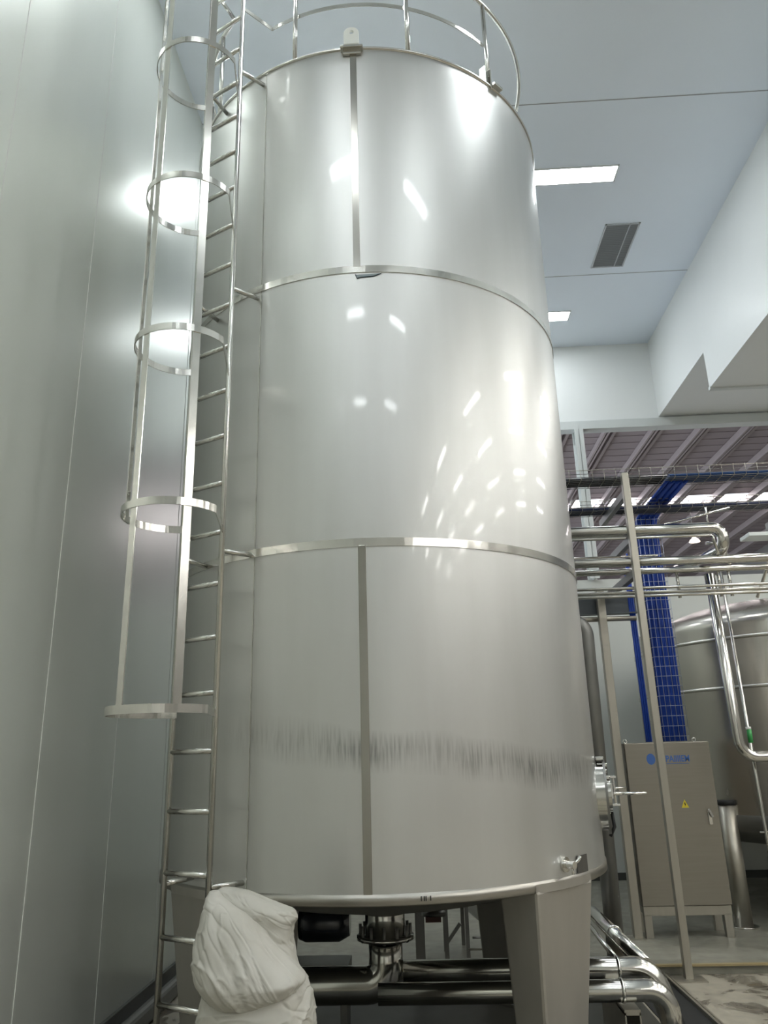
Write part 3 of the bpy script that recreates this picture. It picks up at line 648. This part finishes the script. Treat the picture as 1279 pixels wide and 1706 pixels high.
text('PAIIIIEM', 2.515, cy0-.0015, -.135, .088, 'blueprint', dr, 'lettering', .82)
MB().box(2.52, cy0-.0014, -.158, 2.75, cy0-.0004, -.152).build('underline', 'blueprint', dr)
ws = MB(); ws.add([(2.615, cy0-.0014, -.585), (2.69, cy0-.0014, -.585), (2.652, cy0-.0014, -.505)], [(0, 1, 2)]); w_ = ws.build('warning_sticker', 'yellow', dr, label='yellow triangular warning sticker')
MB().add([(2.656, cy0-.002, -.525), (2.643, cy0-.002, -.553), (2.652, cy0-.002, -.552), (2.648, cy0-.002, -.577), (2.664, cy0-.002, -.546), (2.655, cy0-.002, -.547)], [(0, 1, 2, 5), (2, 3, 4, 5)]).build('bolt_symbol', 'black', w_)
MB().box(cx0+.01, cy0+.02, -1.58, cx1-.01, cy0+.08, cz0).box(cx0+.01, cy1-.06, -1.58, cx1-.01, cy1, cz0).box(cx0+.01, cy0+.05, -1.56, cx0+.06, cy1, cz0).box(cx1-.06, cy0+.05, -1.56, cx1-.01, cy1, cz0).build('stand_frame', 'post', cbn, bevel=.003)
for (x, y) in ((cx0+.01, cy0+.02), (cx1-.09, cy0+.02), (cx0+.01, cy1-.08), (cx1-.09, cy1-.08)):
    MB().box(x, y, ZP, x+.075, y+.06, -1.57).build('leg', 'post', cbn, bevel=.003)
for x in (cx0+.04, cx1-.12):
    a_ = [(x+.018*math.cos(2*PI*k/16), cy0+.1, cz1+.02+.018*math.sin(2*PI*k/16)) for k in range(16)]
    MB().tube(a_, .005, 8, closed=True).build('lifting_eye', 'chrome', cbn)

# ------------------------------------------------------------------ second tank at the right edge
t2x, t2y, t2r = 4.75, 10.22, 1.90
tk = thing('process_tank', 'wide stainless steel process tank cut off by the right edge, behind the cabinet', 'tank', (t2x, t2y, 0))
M['tank2'] = mat('reflective_tank_steel', (.50, .475, .43), .26, .95, var=.22, vscale=1.5, stretch=(1, 1, .5), bump=.25, bscale=2)
MB().lathe([(t2r, -.74), (t2r, -.1), (t2r, .5), (t2r, 1.30), (t2r-.015, 1.36), (t2r-.06, 1.42), (t2r-.2, 1.49), (1.2, 1.66), (.5, 1.78), (.02, 1.8)], (t2x, t2y), 128).build('shell', 'tank2', tk)
MB().tube([(4.65, 9.9, 1.62), (4.65, 9.9, 2.58)], .045, 16).build('top_nozzle', 'pipe', tk)
MB().box(4.30, 9.75, 2.58, 5.0, 10.05, 2.63).build('top_plate', 'beam', tk, bevel=.005)
MB().box(4.62, 9.72, 2.63, 4.95, 9.98, 2.80).build('agitator_motor', 'darksteel', tk, bevel=.02)
MB().tube([(4.2, 9.6, 1.75), (4.9, 9.6, 3.2)], .02, 8).build('stay', 'post', tk)
for z in (1.16, .62):
    MB().lathe([(t2r, z-.02), (t2r+.008, z-.02), (t2r+.008, z+.02), (t2r, z+.02)], (t2x, t2y), 128).build('hoop_band', 'brushed', tk)
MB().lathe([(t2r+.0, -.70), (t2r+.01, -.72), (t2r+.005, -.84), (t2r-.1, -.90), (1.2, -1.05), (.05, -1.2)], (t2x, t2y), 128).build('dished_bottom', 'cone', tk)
for (x, y) in ((3.24, 9.03), (6.0, 8.85), (3.3, 11.5), (6.1, 11.5)):
    l_ = MB().tube([(x, y, ZP+.01), (x, y, -.60)], .088, 28).build('leg', 'post', tk)
    MB().tube([(x, y, ZP), (x, y, ZP+.012)], .14, 28).build('foot_plate', 'pipe', l_)
    MB().tube([(x, y, -.60), (x, y, -.55)], .092, 28).build('leg_cap', 'black', l_)

# ------------------------------------------------------------------ floor drain beside the pipes
dn = thing('floor_drain', 'long dark floor drain channel with a bright steel edge, right of the floor pipes', 'drain', (1.8, 6.8, ZF))
MB().box(1.62, 5.0, ZF-.0, 1.96, 8.0 if False else 7.6, ZF+.006).build('channel', 'black', dn)
MB().box(1.965, 5.0, ZF-.0, 1.985, 7.61, ZF+.03).box(2.005, 5.0, ZF, 2.02, 7.61, ZF+.018).build('edge_rail', 'post', dn)

# ------------------------------------------------------------------ sacks in the foreground
def sack(rows, yc, seed, amp, sc_, wr, NS=220, K=16):
    vs_ = []; nR = len(rows); fine = []
    for i in range(nR-1):
        for k in range(K): f = k/K; fine.append([rows[i][j]*(1-f)+rows[i+1][j]*f for j in range(5)])
    fine.append(list(rows[-1]))
    for _ in range(14):
        g_ = [list(r) for r in fine]
        for i in range(1, len(fine)-1):
            for j in range(5): g_[i][j] = (fine[i-1][j]+2*fine[i][j]+fine[i+1][j])/4
        fine = g_
    def cre(v): return 1-min(1, abs(noise.noise(v))*3.2)
    for (z, x, hw, hd, yo) in fine:
        for k in range(NS):
            a = 2*PI*k/NS; ca, sa = math.cos(a), math.sin(a)
            ex = math.copysign(abs(ca)**.8, ca); ey = math.copysign(abs(sa)**.8, sa)
            p = Vector((x+hw*ex, yc+yo+hd*ey, z)); n_ = Vector((ca, sa, 0))
            fa = wr[0]; u = p.x*math.cos(fa)+p.z*math.sin(fa); v = -p.x*math.sin(fa)+p.z*math.cos(fa)
            q = Vector((u*sc_*wr[1]+seed, p.y*sc_*.45, v*sc_))
            q = q+Vector((0, 0, noise.noise(q*.7)*.5))
            d = noise.noise(q*.8)*amp
            d += cre(q*1.1+Vector((7, 0, 0)))**3*amp*.45 - cre(q*1.9+Vector((0, 3, 0)))**4*amp*.28
            d += noise.noise(q*5)*amp*.16 + cre(q*3.9)**3*amp*.22 - cre(q*2.7+Vector((1, 9, 2)))**5*amp*.25
            vs_.append(p+n_*d*min(1, hw/.06))
    m = len(fine); fs = [(i*NS+k, i*NS+(k+1) % NS, (i+1)*NS+(k+1) % NS, (i+1)*NS+k) for i in range(m-1) for k in range(NS)]
    mb = MB(); mb.add(vs_, fs, True); mb.add(vs_[:NS], [tuple(range(NS))], True); mb.add(vs_[-NS:], [tuple(reversed(range(NS)))], True)
    return mb
def row(z, x0, x1, hd, yo=0): return (z, (x0+x1)/2, (x1-x0)/2, hd, yo)
lo = [row(-.80, -.80, -.62, .06, .02), row(-.835, -.88, -.53, .15, .01), row(-.88, -.925, -.50, .20), row(-.94, -.935, -.482, .225), row(-1.0, -.94, -.474, .235),
      row(-1.2, -.95, -.46, .25), row(-1.45, -.96, -.45, .26), row(-1.7, -.96, -.45, .26), row(-1.83, -.945, -.465, .25), row(ZF+.002, -.92, -.49, .22)]
s1 = thing('woven_sack', 'tall full white woven sack with level creases, standing under the slumped sack', 'sack', (-.705, 3.5, ZF), 'white sacks in the foreground')
sack(lo, 3.5, 3.1, .020, 8.0, (.10, .13), K=24).build('body', 'sack', s1)
up = [row(-.520, -.915, -.88, .03, .0), row(-.54, -.925, -.86, .07, .0), row(-.57, -.932, -.80, .11, -.01), row(-.61, -.936, -.73, .14, -.02), row(-.66, -.94, -.665, .165, -.03), row(-.72, -.942, -.61, .185, -.04),
      row(-.78, -.934, -.55, .20, -.05), row(-.83, -.915, -.505, .20, -.06), row(-.87, -.885, -.53, .185, -.06), row(-.905, -.85, -.60, .15, -.06), row(-.925, -.80, -.68, .08, -.06)]
s2 = thing('woven_sack', 'slumped white woven sack with a folded mouth, lying on top of the taller sack', 'sack', (-.74, 3.5, -.92), 'white sacks in the foreground')
sack(up, 3.5, 9.4, .022, 7.0, (-1.0, .15)).build('body', 'sack', s2)
fl_ = [row(-.516, -.88, -.83, .02, .06), row(-.53, -.905, -.765, .05, .06), row(-.56, -.91, -.695, .08, .06), row(-.585, -.90, -.625, .09, .05), row(-.605, -.88, -.56, .10, .05), row(-.635, -.86, -.547, .10, .05),
       row(-.662, -.84, -.572, .10, .05), row(-.72, -.82, -.574, .11, .05), row(-.78, -.80, -.552, .12, .04), row(-.84, -.78, -.53, .12, .03)]
sack(fl_, 3.5, 17.7, .014, 9, (-.6, .16)).build('folded_mouth', 'sack', s2)
